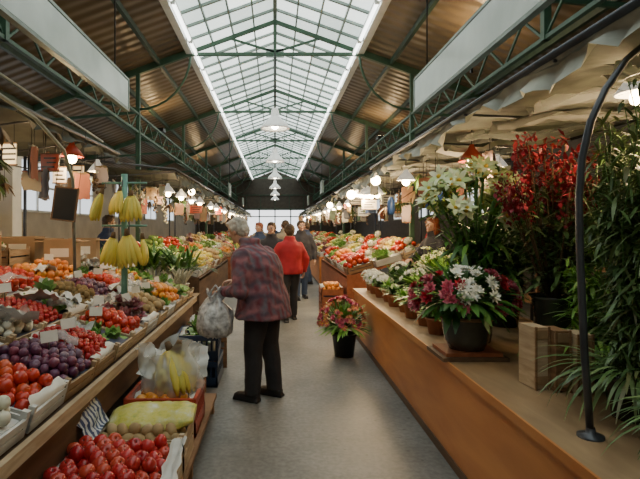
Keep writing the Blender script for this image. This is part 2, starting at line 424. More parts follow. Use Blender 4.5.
def gable(nm,y,op):
    mb=MB()
    P=[(-5.6,2.75),(-5.6,3.45),(-1.6,4.9),(0,5.55),(1.6,4.9),(5.6,3.45),(5.6,2.75)]
    vs=[(x,y,z) for x,z in P]+[(x,y+.12,z) for x,z in P]; n=len(P)
    mb.add(vs,[tuple(range(n)),tuple(range(2*n-1,n-1,-1))]+[(i,i+n,(i+1)%n+n,(i+1)%n) for i in range(n)],M_dark if op else M_wall,False)
    if op:
        for s in(-1,1): box(mb,(s*3.9,y+.06,1.38),(3.4,.12,2.76),M_dark)
        for x in(-2.2,-1.1,0,1.1,2.2): box(mb,(x,y+.03,1.38),(.08,.1,2.76),M_dgreen)
        box(mb,(0,y+.03,2.3),(4.4,.08,.07),M_dgreen)
        for x in np.arange(-5,5.1,1.0): box(mb,(x,y-.03,3.3),(.05,.04,1.0),M_dgreen)
        box(mb,(0,y-.03,2.82),(11,.06,.1),M_dgreen); box(mb,(0,y-.03,3.8),(8,.06,.07),M_dgreen)
    else: box(mb,(0,y+.06,1.38),(11.2,.12,2.76),M_wall)
    mb.obj(nm)
gable('wall_back',Y1,True); gable('wall_front',Y0-.12,False)
def pendant(y,z=3.4,x=0,top=4.8,R=.27):
    mb=MB()
    tube(mb,[(x,y,z+.3),(x,y,top)],.012,M_black,6)
    lathe(mb,[(.05,.34),(.07,.3),(.08,.2),(.13,.14),(R*.9,.03),(R,-.02),(R,-.05),(R*.86,-.03),(.11,.1),(.06,.12)],M_lampw,TM((x,y,z)),20)
    ball(mb,(x,y,z+.02),.075,M_bulbw,10,7)
    mb.obj('pendant_lamp')
for i in range(2,8): pendant(.1+4.7*i-.12)
def plight(loc,e,col=(1,.72,.42),r=.06,name='bulb_light'):
    l=bpy.data.lights.new(name,'POINT'); l.energy=e; l.color=col; l.shadow_soft_size=r
    o=bpy.data.objects.new(name,l); o.location=loc; C.objects.link(o)
def stall_lamp(x,y,z,top,e=14,shade=None,warm=True,R=.12):
    mb=MB(); tube(mb,[(x,y,z+.12),(x,y,top)],.006,M_black,5)
    lathe(mb,[(.02,.15),(.035,.11),(R*.6,.07),(R,0),(R*.93,.0),(.03,.09)],shade or M_lampw,TM((x,y,z)),14)
    ball(mb,(x,y,z-.02),.05,M_bulb if warm else M_bulbw,8,6); mb.obj('stall_lamp')
    if e: plight((x,y,z-.1),e*1.35,(1,.68,.36) if warm else (1,.86,.64))
def flood(x,y,z,e):
    mb=MB(); box(mb,(x,y,z),(.2,.26,.08),M_black); box(mb,(x,y,z+.043),(.16,.2,.006),M_bulb); box(mb,(x-.0,y,z-.1),(.03,.04,.14),M_black)
    mb.obj('flood_lamp'); plight((x,y,z+.14),e,(1,.68,.36),.08,'flood_light')
for x,y,e in((2.75,7.0,18),(2.75,13,12),(-2.75,12,7),(2.75,20,12),(-2.75,20,10)): flood(x,y,3.84,e)
def globe(x,y,z,top,r,e):
    mb=MB(); tube(mb,[(x,y,z+r),(x,y,top)],.006,M_black,5); lathe(mb,[(.02,r*1.6),(.03,r*1.5),(.03,r*.8)],M_black,TM((x,y,z)),10); ball(mb,(x,y,z),r,M_bulb,12,8)
    mb.obj('bare_bulb_lamp'); plight((x-.0,y-.12,z-.05),e,(1,.7,.38))
def board(x,ya,yb,z0,z1):
    mb=MB(); box(mb,(x,(ya+yb)/2,(z0+z1)/2),(.04,yb-ya-.04,z1-z0-.04),M_sign)
    for z in(z0,z1): box(mb,(x,(ya+yb)/2,z),(.05,yb-ya,.025),M_signf)
    for y in(ya,yb): box(mb,(x,y,(z0+z1)/2),(.05,.025,z1-z0+.02),M_signf)
    for y in(ya+.4,yb-.4): tube(mb,[(x,y,z1),(x,y,roofz(max(1.6,abs(x)))-.02)],.008,M_black,5)
    mb.obj('hanging_sign_board')
board(-1.6,1.4,5.4,2.77,3.1); board(1.55,1.4,5.5,2.79,3.13)
board(-1.5,16.2,16.9,2.55,2.95); board(1.5,15.6,16.4,2.6,3.0); board(-1.5,23,23.7,2.55,2.9); board(1.5,22.3,23,2.55,2.95)

# ------------------------------------------------------------------ left stall
al=math.atan(.41/1.4)
mb=MB()
ya,yb=.9,6.3
top=[(-1.02,ya,.61),(-1.02,yb,.61),(-2.55,yb,1.06),(-2.55,ya,1.06)]
vs=top+[(x,y,z-.03) for x,y,z in top]
mb.add(vs,[(0,3,2,1),(4,5,6,7),(0,1,5,4),(1,2,6,5),(2,3,7,6),(3,0,4,7)],M_dwood,False)
box(mb,(-1.0,(ya+yb)/2,.61),(.03,yb-ya,.06),M_cratew)
box(mb,(-1.05,(ya+yb)/2,.47),(.03,yb-ya,.2),M_dwood)
for y in(ya+.05,2.6,4.4,yb-.05):
    box(mb,(-1.09,y,.29),(.05,.05,.58),M_crateb); box(mb,(-2.45,y,.5),(.05,.05,1.0),M_crateb)
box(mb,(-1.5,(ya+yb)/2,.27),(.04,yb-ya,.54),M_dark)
mb.obj('sloped_produce_table')
cols=[['apple','strawberry','garlic','tomato','plum','strawberry','lettuce','tomato','radicchio','potato','lettuce','orange','lettuce','cucumber'],
['plum','tomato','green_apple','strawberry','radicchio','garlic','strawberry','lettuce','kiwi','plum','tomato','orange','pepper','lettuce'],
['green_apple','lemon','plum','lettuce','orange','lemon','lettuce','tomato','tomato','orange','peach','lettuce','cauliflower','tomato']]
for c in range(3):
    for i in range(14):
        y=1.12+.385*i+U(-.01,.01)
        M=Matrix.Translation((-1.26-c*.475,y,.615+(.26+c*.475-.02)*math.tan(al)+.012))@Matrix.Rotation(al,4,'Y')@Matrix.Rotation(U(-.03,.03),4,'Z')
        produce_crate(cols[c][i],M,w=.45,d=.37,h=.085,m=random.choice([M_cratew,M_cratew,M_tray,M_cardb,M_cratew]),heap=U(.02,.07))
mb=MB()
for c in range(3):
    for i in range(14):
        if random.random()<.6:
            x=-1.25-c*.475+U(-.1,.05); y=1.12+.385*i+U(-.1,.1); z=.62+(-x-1.0)*math.tan(al)+.08
            tube(mb,[(x,y,z),(x,y,z+.15)],.003,M_black,4)
            box(mb,(0,0,0),(.004,.085,.06),M_card,TM((x,y,z+.16),(U(-.1,.1),-.2,U(-1.2,-.3))))
mb.obj('price_tag_set')
def crumple(mb,c,sx,sy,m,amp=.03,n=10,M=None):
    vs=[];fs=[]
    ph=[U(0,6) for _ in range(4)]
    for i in range(n+1):
        for j in range(n+1):
            x=(i/n-.5)*sx;y=(j/n-.5)*sy
            vs.append((c[0]+x+U(-.01,.01),c[1]+y+U(-.01,.01),c[2]+amp*(math.sin(9*x/sx+ph[0])+math.cos(8*y/sy+ph[1]))*.5+U(-amp,amp)*.5))
    for i in range(n):
        for j in range(n): a=i*(n+1)+j; fs.append((a,a+n+1,a+n+2,a+1))
    mb.add(vs,fs,m,True,M)
mb=MB()
for k in range(34):
    x=U(-2.3,-1.2); y=U(1.4,5.9); z=.62+(-x-1.0)*math.tan(al)+.18
    crumple(mb,(0,0,0),U(.12,.24),U(.18,.32),M_plastic if k%3 else M_tray,.04,8,TM((x,y,z),(0,al,U(0,3))))
mb.obj('wrapping_paper_sheets')
# riser row behind the slope
mb=MB(); box(mb,(-2.78,3.6,1.12),(.42,5.4,.03),M_crateb)
for y in(1.0,3.6,6.2):
    for x in(-2.95,-2.62): box(mb,(x,y,.555),(.05,.05,1.11),M_crateb)
mb.obj('riser_shelf')
def cardbox(x,y,z,w,h,rz):
    mb=MB(); M=TM((x,y,z),(0,0,rz))
    for s in(-1,1):
        box(mb,(s*w/2,0,h/2),(.008,w,h),M_cardb,M); box(mb,(0,s*w/2,h/2),(w,.008,h),M_cardb,M)
        box(mb,(s*(w/2+.05),0,h-.02),(.12,w,.006),M_cardb,M)
    box(mb,(0,0,h*.4),(w-.01,w-.01,h*.78),M_cardb,M); box(mb,(0,-w/2-.006,h*.55),(.18,.003,.09),M_card,M)
    mb.obj('cardboard_box')
for i in range(11):
    y=1.3+.47*i
    if i%3==1 or i>8: cardbox(-2.78,y,1.137,.34,U(.22,.36),U(-.12,.12))
    else: produce_crate(random.choice(['lettuce','cauliflower','lettuce','radicchio','garlic']),TM((-2.78,y,1.137)),w=.4,d=.42,h=.14,m=M_cratew,heap=.07)
# bundles of leeks / celery standing in buckets at the far end of the stall
def bundle(x,y,z0,n=26,H=.55):
    mb=MB(); lathe(mb,[(.01,0),(.11,0),(.14,.24),(.15,.25),(.13,.25),(.01,.22)],M_tray if n%2 else M_bluepl,TM((x,y,z0)),16)
    for k in range(n):
        d=rdir(.75,1); b0=Vector((x+U(-.08,.08),y+U(-.08,.08),z0+.2)); q=b0+d*H*.45
        tube(mb,[b0,q],[.014,.011],P_white,6)
        for j in range(3): leaf(mb,q,d+rdir()*.5,(0,0,1),H*U(.5,.8),.04,random.choice([P_leafs,L_leaf]),U(.4,1.3),4)
    mb.obj('leek_bucket')
for i,(x,y) in enumerate(((-1.3,6.75),(-1.65,6.8),(-2.0,6.75),(-2.35,6.85))): 
    cardbox(x,y,0,.32,.62,0); bundle(x,y,.5,27+i,.6)
for y in(5.3,5.9): cardbox(-2.25,y,1.08,.3,.3,.2)
mb=MB(); box(mb,(-.74,3.0,.13),(.52,2.2,.03),M_crateb)
for y in(1.95,3.0,4.05):
    for x in(-.96,-.52): box(mb,(x,y,.06),(.05,.05,.12),M_crateb)
mb.obj('low_display_bench')
produce_crate('apple',TM((-.78,2.36,.15),(0,.0,.06)),w=.6,d=.66,h=.19,m=M_cratew,scale=1.0,heap=.03)
mb=MB()
for s in(-1,1): crumple(mb,(0,0,0),.08,.62,M_tray,.006,8,TM((-.78+s*.29,2.36+s*.015,.375),(0,-s*.2,.06)))
mb.obj('crate_liner_paper')
def plcrate(name,M,w,d,h,m):
    mb=MB(); box(mb,(0,0,.01),(w,d,.02),m,M)
    for s in(-1,1):
        box(mb,(s*(w/2-.008),0,h*.2),(.016,d,h*.36),m,M); box(mb,(s*(w/2-.008),0,h-.025),(.022,d,.05),m,M)
        box(mb,(0,s*(d/2-.008),h*.2),(w,.016,h*.36),m,M); box(mb,(0,s*(d/2-.008),h-.025),(w,.022,.05),m,M)
        for k in range(9):
            u=-.5+k/8
            box(mb,(s*(w/2-.008),u*(d-.03),h*.55),(.014,.018,h*.8),m,M)
            box(mb,(u*(w-.03),s*(d/2-.008),h*.55),(.018,.014,h*.8),m,M)
    return mb
mb=plcrate('x',TM((-.74,3.42,.15)),.46,.42,.25,M_redpl)
fill(mb,'orange',.42,.38,.18,TM((-.74,3.42,.15)),.0)
mb.obj('red_plastic_crate')
def lumpy_bag(name,loc,r,h,m,fillkind=None,handles=True,seed=0,parent=None,rot=(0,0,0),amp=1,openm=False):
    mb=MB(); n=44; prof=[(.02,0),(.6,.0),(.92,.08),(1,.25),(.98,.45),(.82,.65),(.5,.82),(.3,.9),(.42,1.0),(.5,1.06)]
    if openm: prof=[(.02,0),(.6,.0),(.9,.08),(1,.25),(.98,.45),(.95,.6),(.85,.75),(.8,.88),(.85,1.0),(.98,1.08)]
    vs=[];fs=[]; rnd=random.Random(seed)
    ph=[rnd.uniform(0,6) for _ in range(6)]
    for i,(q,z) in enumerate(prof):
        for k in range(n):
            t=2*math.pi*k/n
            w=1+amp*(.09*math.sin(5*t+ph[0]+z*4)+.07*math.sin(9*t+ph[1]-z*7)+.06*math.sin(13*t+ph[2]))*(.4+z)
            vs.append((q*r[0]*w*math.cos(t),q*r[1]*w*math.sin(t),z*h*(1+.1*math.sin(3*t+ph[4])*z)+rnd.uniform(-.009,.009)))
    for i in range(len(prof)-1):
        for k in range(n): fs.append((i*n+k,i*n+(k+1)%n,(i+1)*n+(k+1)%n,(i+1)*n+k))
    mb.add(vs,fs,m,True,TM(loc,rot))
    if handles:
        for s in(-1,1):
            tube(mb,[Vector(loc)+Vector(p) for p in[(s*r[0]*.3,0,h*.95),(s*r[0]*.22,0,h*1.1),(0,0,h*1.22),(-s*r[0]*.1,0,h*1.15)]],[.012,.008,.007,.007],m,6)
    if fillkind:
        T,rr=TT[fillkind]
        for k in range(24):
            d=rdir(-1,1); d=Vector((d.x*r[0]*.65,d.y*r[1]*.65,h*.4+d.z*h*.3)); mb.merge(T,TM(Vector(loc)+d,(U(0,3),U(0,3),U(0,3)),rr*1.1))
    if openm:
        mb.merge(T_banana(),dirM(Vector(loc)+Vector((.02,-.02,h*.95)),(.3,0,1),.2,0)); mb.merge(T_banana(),dirM(Vector(loc)+Vector((-.06,.03,h*.9)),(-.2,0.2,1),.19,2))
        for k in range(3): crumple(mb,(0,0,0),.3,.22,M_tray,.03,8,TM(Vector(loc)+Vector((-.08+.08*k,.04,h*.55+.03*k)),(.9,U(-.5,.5),U(-.6,.6))))
    return mb.obj(name,parent)
lumpy_bag('plastic_bag_of_fruit',(-.70,3.46,.33),(.19,.15),.34,M_plastic,'lemon',seed=3,handles=False,rot=(0,-.1,0),amp=1.8,openm=True)
M_net,nt,b=newmat('printed_net_bag')
tc=nt.nodes.new('ShaderNodeTexCoord');nz=nt.nodes.new('ShaderNodeTexNoise');nz.inputs['Scale'].default_value=14;nz.inputs['Detail'].default_value=5;nz.inputs['Roughness'].default_value=.7
r=nt.nodes.new('ShaderNodeValToRGB'); r.color_ramp.elements[0].position=.3;r.color_ramp.elements[0].color=(.25,.36,.10,1); r.color_ramp.elements[1].position=.72;r.color_ramp.elements[1].color=(.75,.74,.6,1); k_=r.color_ramp.elements.new(.45); k_.color=(.62,.56,.10,1); k_=r.color_ramp.elements.new(.58); k_.color=(.60,.58,.25,1)
nt.links.new(tc.outputs['Object'],nz.inputs['Vector']);nt.links.new(nz.outputs['Fac'],r.inputs[0]);nt.links.new(r.outputs[0],b.inputs['Base Color']); b.inputs['Roughness'].default_value=.35
mb=MB(); n=24; vs=[];fs=[]; L=18
for i in range(L+1):
    u=i/L; q=max(.45,math.sin(math.pi*min(1,max(0,.1+.8*u)))**.35)
    fz=max(.12,math.sin(math.pi*(.04+.92*u))**.5)
    for k in range(n):
        t=6.2832*k/n; w=1+.06*math.sin(4*t+u*9)+.05*math.sin(9*t-u*18)+.03*math.sin(30*u+t)
        ct,stt=math.cos(t),math.sin(t)
        vs.append((-.97+.5*u,.13*q*w*math.copysign(abs(ct)**.7,ct),.055*fz*w*math.copysign(abs(stt)**.8,stt)+.012*math.sin(8*u)))
for i in range(L):
    for k in range(n): fs.append((i*n+k,i*n+(k+1)%n,(i+1)*n+(k+1)%n,(i+1)*n+k))
fs.append(tuple(range(n-1,-1,-1))); fs.append(tuple(L*n+k for k in range(n)))
mb.add(vs,fs,M_net,True,TM((0,2.94,.43),(.25,-.06,0)))
mb.obj('printed_bag_of_potatoes')
produce_crate('potato',TM((-.75,2.92,.15)),w=.5,d=.34,h=.18,m=M_cratew,heap=0)
M_stripe,nt,b=newmat('striped_paper')
tc=nt.nodes.new('ShaderNodeTexCoord');wv=nt.nodes.new('ShaderNodeTexWave');wv.inputs['Scale'].default_value=9;wv.bands_direction='Y'
r=nt.nodes.new('ShaderNodeValToRGB');r.color_ramp.interpolation='CONSTANT';r.color_ramp.elements[0].color=(.03,.06,.17,1);r.color_ramp.elements[1].color=(.55,.6,.62,1);r.color_ramp.elements[1].position=.5
nt.links.new(tc.outputs['Object'],wv.inputs[0]);nt.links.new(wv.outputs[0],r.inputs[0]);nt.links.new(r.outputs[0],b.inputs['Base Color'])
mb=MB(); crumple(mb,(0,0,0),.16,.26,M_stripe,.012,8,TM((-1.0,2.74,.45),(.3,1.1,.2))); mb.obj('striped_paper_bag')
plcrate('x',TM((-.74,4.95,0)),.4,.5,.24,M_bluepl).obj('blue_plastic_crate')
mb=plcrate('x',TM((-.75,4.96,.245),(0,0,.05)),.4,.5,.24,M_bluepl); fill(mb,'lettuce',.36,.46,.2,TM((-.75,4.96,.245)),0); mb.obj('blue_plastic_crate')
produce_crate('lettuce',TM((-.75,5.6,0),(0,0,.1)),w=.42,d=.5,h=.45,m=M_crateb)
produce_crate('potato',TM((-.80,4.38,.0)),w=.34,d=.42,h=.32,m=M_crateb)
mb=MB(); px,py=-1.34,4.45
tube(mb,[(px,py,.75),(px,py,1.98)],.028,M_lgreen,12); box(mb,(px,py,.77),(.16,.16,.04),M_lgreen)
for z in(1.9,1.52): tube(mb,[(px-.2,py,z),(px+.2,py,z)],.01,M_lgreen,8)
for hx,hz,sc in((-.15,1.84,.15),(.0,1.86,.13),(.09,1.82,.14),(-.1,1.46,.15),(.06,1.48,.17),(.15,1.45,.14)):
    tube(mb,[(px+hx,py-.05,hz+.06),(px+hx,py-.07,hz)],.005,M_pole,5)
    mb.merge(T_banana(),dirM((px+hx,py-.07,hz-.04),(U(-.4,.4),U(-.2,.2),1),sc,U(3.5,5.8)))
mb.obj('banana_stand')
mb=MB(); M=TM((-1.93,4.6,1.72),(0,.12,.2)); box(mb,(0,0,0),(.19,.02,.3),M_black,M)
for z in(-.15,.15): box(mb,(0,0,z),(.21,.03,.015),M_dwood,M)
for x in(-.1,.1): box(mb,(x,0,0),(.015,.03,.31),M_dwood,M); tube(mb,[(x,0,.15),(x,0,.7)],.003,M_black,4,M)
mb.obj('hanging_chalkboard')
def canopy(name,sx,xa,za,xb,zb,ya,yb,m,mf,sag=.05,post=True,val=.12):
    mb=MB(); nx,ny=12,int((yb-ya)*6)
    vs=[];fs=[]
    for j in range(ny+1):
        for i in range(nx+1):
            u=i/nx; y=ya+(yb-ya)*j/ny
            x=xa+(xb-xa)*u; z=za+(zb-za)*u-sag*math.sin(math.pi*u)*abs(math.sin(y*2.1))+.02*math.sin(y*7+u*5)
            vs.append((sx*x,y,z))
    for j in range(ny):
        for i in range(nx): a=j*(nx+1)+i; fs.append((a,a+1,a+nx+2,a+nx+1))
    mb.add(vs,fs,m,True)
    vs=[];fs=[];n=int((yb-ya)*14)
    for j in range(n+1):
        y=ya+(yb-ya)*j/n; w=.03*math.sin(y*23)+.02*math.sin(y*41)
        L=val*(1+.35*math.sin(y*3.1)+.3*math.sin(y*11)+.15*math.sin(y*29))
        for k in range(4): vs.append((sx*(xa+w*(k/3)+.03*math.sin(k*1.5)),y,za+.02-L*k/3))
    for j in range(n):
        for k in range(3): a=j*4+k; fs.append((a,a+1,a+5,a+4))
    mb.add(vs,fs,m,True)
    tube(mb,[(sx*xa,ya,za+.03),(sx*xa,yb,za+.03)],.02,mf,8); tube(mb,[(sx*xb,ya,zb+.03),(sx*xb,yb,zb+.03)],.02,mf,8)
    y=ya
    while y<=yb+.01:
        tube(mb,[(sx*xa,y,za+.04),(sx*xb,y,zb+.04)],.018,mf,6)
        tube(mb,[(sx*xa,y,za-.0),(sx*(xa+.5*(xb-xa)),y,(za+zb)/2-.2),(sx*xb,y,zb-.02)],.009,mf,6); y+=(yb-ya)/max(1,round((yb-ya)/1.1))
    if post:
        for y in(ya,yb): tube(mb,[(sx*xb,y,0),(sx*xb,y,zb+.03)],.025,mf,8)
    return mb.obj(name)
canopy('stall_canopy',-1,2.0,2.42,4.3,2.5,1.0,6.4,M_awng,M_pole,val=.08)
M_pipe=mat('galvanised_pipe',(.22,.26,.23),.4,metal=.4)
mb=MB()
tube(mb,[(-1.95,1.4,2.25),(-1.95,2.4,2.42),(-1.93,3.3,2.45),(-1.92,4.0,2.38),(-1.9,4.5,2.2),(-1.9,4.7,1.95),(-1.9,4.75,1.0)],.016,M_pipe,8)
tube(mb,[(-2.0,1.3,2.6),(-2.0,3.6,2.62),(-2.0,5.8,2.5)],.014,M_pipe,8)
mb.obj('curved_pipe_frame')
M_bagc=imat('folded_bags',[(.60,.58,.52),(.04,.09,.22),(.40,.33,.22),(.35,.08,.05),(.62,.62,.60),(.10,.18,.10),(.28,.18,.08),(.10,.07,.05)],.6)
M_flip=imat('dark_goods',[(.12,.08,.05),(.05,.04,.04),(.3,.2,.12),(.2,.12,.06)],.6)
def hang_goods(name,pts,top):
    mb=MB()
    for x,y,z in pts:
        ty=random.random(); tube(mb,[(x,y,z+.1),(x,y,top)],.003,M_black,4)
        if ty<.5:
            h=U(.16,.3); w=U(.1,.2); M=TM((x,y,z+.1-h/2),(0,0,U(0,3)))
            for q in range(3): crumple(mb,(0,q*.012-.012,0),w,h,M_bagc,.008,5,M@TM((0,q*.014,0),(1.57,0,0)))
        elif ty<.7:
            for q in range(9): 
                a=q*2.4; ball(mb,(x+.022*math.cos(a),y+.022*math.sin(a),z+.08-q*.03),(.022,.022,.024),M_bagc if q==0 else (P_white if ty<.6 else M_flip),7,5)
        else:
            for q in range(16):
                d=rdir(-1,-.3); leaf(mb,(x,y,z+.1),d,(0,0,1),U(.12,.24),.04,M_flip if ty<.85 else L_dark,.3)
    mb.obj(name)
def price_boards(pts,top):
    mb=MB()
    for x,y,z,w,h,m in pts:
        M=TM((x,y,z),(0,0,U(-.25,.25))); box(mb,(0,0,0),(w,.012,h),m,M); 
        for s in(-1,1): box(mb,(0,-.004,s*(h/2)),(w+.01,.016,.012),M_dwood,M)
        for k in range(3): box(mb,(U(-.02,.02),-.008,(k-1)*h*.25),(w*U(.5,.8),.003,h*.09),M_black if m!=M_black else M_card,M)
        for s in(-1,1): tube(mb,[(x+s*w*.35,y,z+h/2),(x+s*w*.35,y,top)],.003,M_black,4)
    mb.obj('hanging_price_board_row')
PB=[M_card,M_cardb,M_black,M_card,M_redpl,M_tray]
price_boards([(-2.05-U(0,.25),2.9+.45*i,U(1.95,2.15),U(.12,.2),U(.14,.22),PB[i%6]) for i in range(8)],2.42)
hang_goods('hanging_goods_row',[(-2.05-U(0,.3),U(2.6,6.3),U(1.9,2.2)) for _ in range(30)],2.42)
hang_goods('hanging_goods_row',[(-3.3-U(0,.4),U(2.2,6.3),U(1.75,2.2)) for _ in range(44)],2.45)
stall_lamp(-2.05,5.05,2.22,2.43,12,shade=M_redpl)
for x,y,e in((-2.3,2.9,7),(-2.3,3.9,7),(-2.2,6.2,9),(-3.2,3.3,8),(-3.2,5.2,8)): stall_lamp(x,y,2.2,2.43,e,warm=(y>3.5))
mb=MB()
for z in(.9,1.3,1.7): box(mb,(-4.0,4,z),(.6,5.4,.03),M_crateb)
for y in(1.35,3.1,4.9,6.65):
    for x in(-4.28,-3.72): box(mb,(x,y,.86),(.05,.05,1.72),M_crateb)
mb.obj('back_shelf')
for z in(.915,1.315,1.715):
    for i in range(11):
        produce_crate(random.choice(['orange','tomato','lettuce','lemon','potato','cauliflower','green_apple','potato']),TM((-3.98,1.6+.44*i,z)),w=.5,d=.4,h=.12,m=random.choice([M_cratew,M_crateb,M_tray]))
# ------------------------------------------------------------------ generic far stalls
def stall(side,ya,yb,seed,cloth,can,lampn=3,red=1):
    random.seed(seed)
    s=side; mb=MB(); x0=1.15
    top=[(s*x0,ya,.72),(s*x0,yb,.72),(s*2.5,yb,1.1),(s*2.5,ya,1.1)]
    vs=top+[(x,y,z-.03) for x,y,z in top]
    mb.add(vs,BF,cloth,False)
    box(mb,(s*(x0+.015),(ya+yb)/2,.39),(.03,yb-ya,.68),cloth); 
    for y in(ya,yb): box(mb,(s*1.8,y,.4),(1.3,.03,.7),cloth)
    for y in(ya+.04,yb-.04): box(mb,(s*2.45,y,.55),(.05,.05,1.08),M_crateb)
    mb.obj('market_stall_table')
    a=math.atan(.38/1.35)
    n=int((yb-ya)/.5); kinds=['orange','tomato','lettuce','lemon','potato','cauliflower','green_apple','potato','lettuce','tomato','cucumber','lettuce','radicchio']
    for c in range(3):
        for i in range(n):
            M=Matrix.Translation((s*(x0+.24+c*.45),ya+.26+.5*i,.735+(.24+c*.45)*math.tan(a)))@Matrix.Rotation(-s*a,4,'Y')
            produce_crate(random.choice(kinds),M,w=.43,d=.47,h=.1,m=random.choice([M_cratew,M_crateb,M_tray]),scale=1.35,heap=U(.03,.12))
    canopy('stall_canopy',s,1.5,2.35,3.8,2.6,ya,yb,can,M_pole,val=.16)
    for i in range(lampn):
        y=ya+(i+.5)*(yb-ya)/lampn; stall_lamp(s*1.75,y,2.08,2.38,11,warm=(i%3!=2))
    hang_goods('hanging_goods_row',[(s*U(1.6,2.8),U(ya,yb),U(1.75,2.15)) for _ in range(34)],2.4)
    price_boards([(s*U(1.5,2.6),ya+.3+(yb-ya-.6)*i/5,U(1.85,2.1),U(.16,.3),U(.14,.24),PB[(i+seed)%6]) for i in range(6)],2.4)
stall(-1,7.6,12.2,1,M_dwood,M_awng,4); stall(-1,13,18,2,M_redwood,M_awn,4); stall(-1,19,24,3,M_dwood,M_awng,4); stall(-1,25,31,4,M_redwood,M_awn,4)
stall(1,8.0,12.4,5,M_redwood,M_awn,4); stall(1,13,18,6,M_counter,M_awng,4); stall(1,19,24,7,M_redwood,M_awn,4); stall(1,25,31,8,M_dwood,M_awng,4)
random.seed(77)
for z in(0,.27): produce_crate('orange',TM((.93,8.3,z)),w=.36,d=.5,h=.24,m=M_redwood)
# ------------------------------------------------------------------ right flower counter
mb=MB(); ya,yb=.6,7.0
box(mb,(1.135,(ya+yb)/2,.31),(.05,yb-ya,.62),M_counter)
box(mb,(1.75,yb-.02,.31),(1.2,.04,.62),M_counter); box(mb,(1.75,ya+.02,.31),(1.2,.04,.62),M_counter)
box(mb,(1.72,(ya+yb)/2,.635),(1.26,yb-ya+.04,.04),M_slab)
box(mb,(1.092,(ya+yb)/2,.635),(.012,yb-ya+.04,.044),M_counter)
box(mb,(1.128,(ya+yb)/2,.03),(.05,yb-ya,.06),M_dwood)
o=mb.obj('flower_stall_counter')
CT=.655
mb=MB(); pts=[(1.275,2.02,CT),(1.25,2.02,1.0),(1.232,2.02,1.4),(1.228,2.02,1.62),(1.24,2.02,1.78),(1.275,2.02,1.93),(1.335,2.02,2.06),(1.42,2.02,2.18),(1.54,2.02,2.28),(1.7,2.02,2.34)]
tube(mb,pts,.0145,M_pole,10); lathe(mb,[(.05,0),(.05,.01),(.02,.016),(.017,.04)],M_pole,TM((1.275,2.02,CT)),16)
mb.obj('curved_awning_pole')
canopy('market_awning',1,1.38,2.33,3.7,2.62,1.3,7.2,M_awn,M_pole,sag=.12,val=.11)
mb=MB()
for k in range(9):
    y=1.7+k*.62; crumple(mb,(0,0,0),1.3,.24,M_tray if k%2 else M_plastic,.05,12,TM((2.2,y,2.3),(0,-.1,U(-.3,.3))))
mb.obj('rolled_plastic_sheeting')
def T_bloom(mp,n=6,layers=1,cup=.5,w=.5,bend=.8,c=True):
    t=MB()
    for L in range(layers):
        for k in range(n):
            a=6.283*k/n+L*.5; e=cup+L*.35
            leaf(t,(0,0,0),(math.cos(a)*math.cos(e),math.sin(a)*math.cos(e),math.sin(e)),(0,0,1),1-.15*L,w,mp,bend,3)
    if c: ball(t,(0,0,.15),.18,F_yel,6,4)
    return t
B_lily=T_bloom(F_lily,6,1,.9,.42,1.0); B_white=T_bloom(F_white,8,3,.3,.4,.1,False); B_pink=T_bloom(F_pink,8,3,.3,.5,-.3,False); B_red=T_bloom(F_red,8,3,.3,.5,-.3,False); B_mix=T_bloom(F_mix,9,2,.2,.35,.2)
def pot(mb,c,r,h,m,taper=.75):
    lathe(mb,[(.01,0),(r*taper,0),(r*.97,h*.86),(r*1.06,h*.87),(r*1.06,h),(r*.93,h),(r*.9,h*.85),(.01,h*.84)],m,TM(c),18)
M_terra=mat('terracotta',(.34,.13,.06),.7); M_vase=mat('dark_vase',(.05,.055,.045),.15); M_basket=wood('wicker',(.2,.1,.04),(.35,.2,.09),14,.7)
mb=MB(); cx,cy=1.27,3.32
box(mb,(cx,cy,CT+.012),(.42,.34,.024),M_dwood); box(mb,(cx,cy,CT+.035),(.36,.28,.024),M_redwood)
lathe(mb,[(.01,0),(.11,0),(.14,.06),(.165,.22),(.175,.23),(.155,.24),(.01,.22)],M_vase,TM((cx,cy,CT+.047)),20)
tube(mb,[(cx+.17*math.cos(t),cy+.17*math.sin(t),CT+.26) for t in np.linspace(0,6.283,20)],.012,M_basket,6)
c0=Vector((cx-.02,cy,CT+.38))
for k in range(230):
    d=rdir(-.6,1); leaf(mb,c0+Vector((d.x*.2,d.y*.16,d.z*.08)),d+Vector((0,0,.1)),(0,0,1),U(.12,.24),.05,L_leaf,.6)
for k in range(105):
    d=rdir(-.3,1); p=c0+Vector((d.x*.34,d.y*.24,d.z*.19))
    mid=abs(p.x-cx+.0)<.11; B=B_white if mid and p.z>c0.z-.02 else random.choice([B_pink,B_pink,B_red])
    tube(mb,[c0,p],.003,L_stem,4); mb.merge(B,dirM(p,d+Vector((0,-.3,.2)),U(.035,.055)))
mb.obj('potted_flower_arrangement')
mb=MB(); lx,ly=1.50,3.75
lathe(mb,[(.01,0),(.11,0),(.12,.05),(.13,.45),(.15,.48),(.13,.47),(.01,.44)],M_vase,TM((lx,ly,CT)),18)
base=Vector((lx,ly,CT+.3))
for k in range(42):
    d=rdir(.15,1); p=Vector((lx-.0+d.x*.38,ly+d.y*.28,1.52+d.z*.42))
    tube(mb,[base,base*.5+p*.5+Vector((0,0,.1)),p],.006,L_stem,5)
    for j in range(7):
        q=base.lerp(p,U(.3,.98)); e=rdir(-.1,.8); leaf(mb,q,e,(0,0,1),U(.12,.24),.035,random.choice([L_leaf,L_light]),.7)
    for j in range(3): mb.merge(B_lily,dirM(p+rdir()*.05,d+rdir()*.7+Vector((0,-.4,.3)),U(.07,.11)))
for k in range(170):
    e=rdir(-.5,.7); q=Vector((lx+U(-.16,.18),ly+U(-.18,.15),U(1.1,1.5))); leaf(mb,q,e,(0,0,1),U(.2,.36),.03,L_leaf,.9,4)
mb.obj('vase_of_lilies')
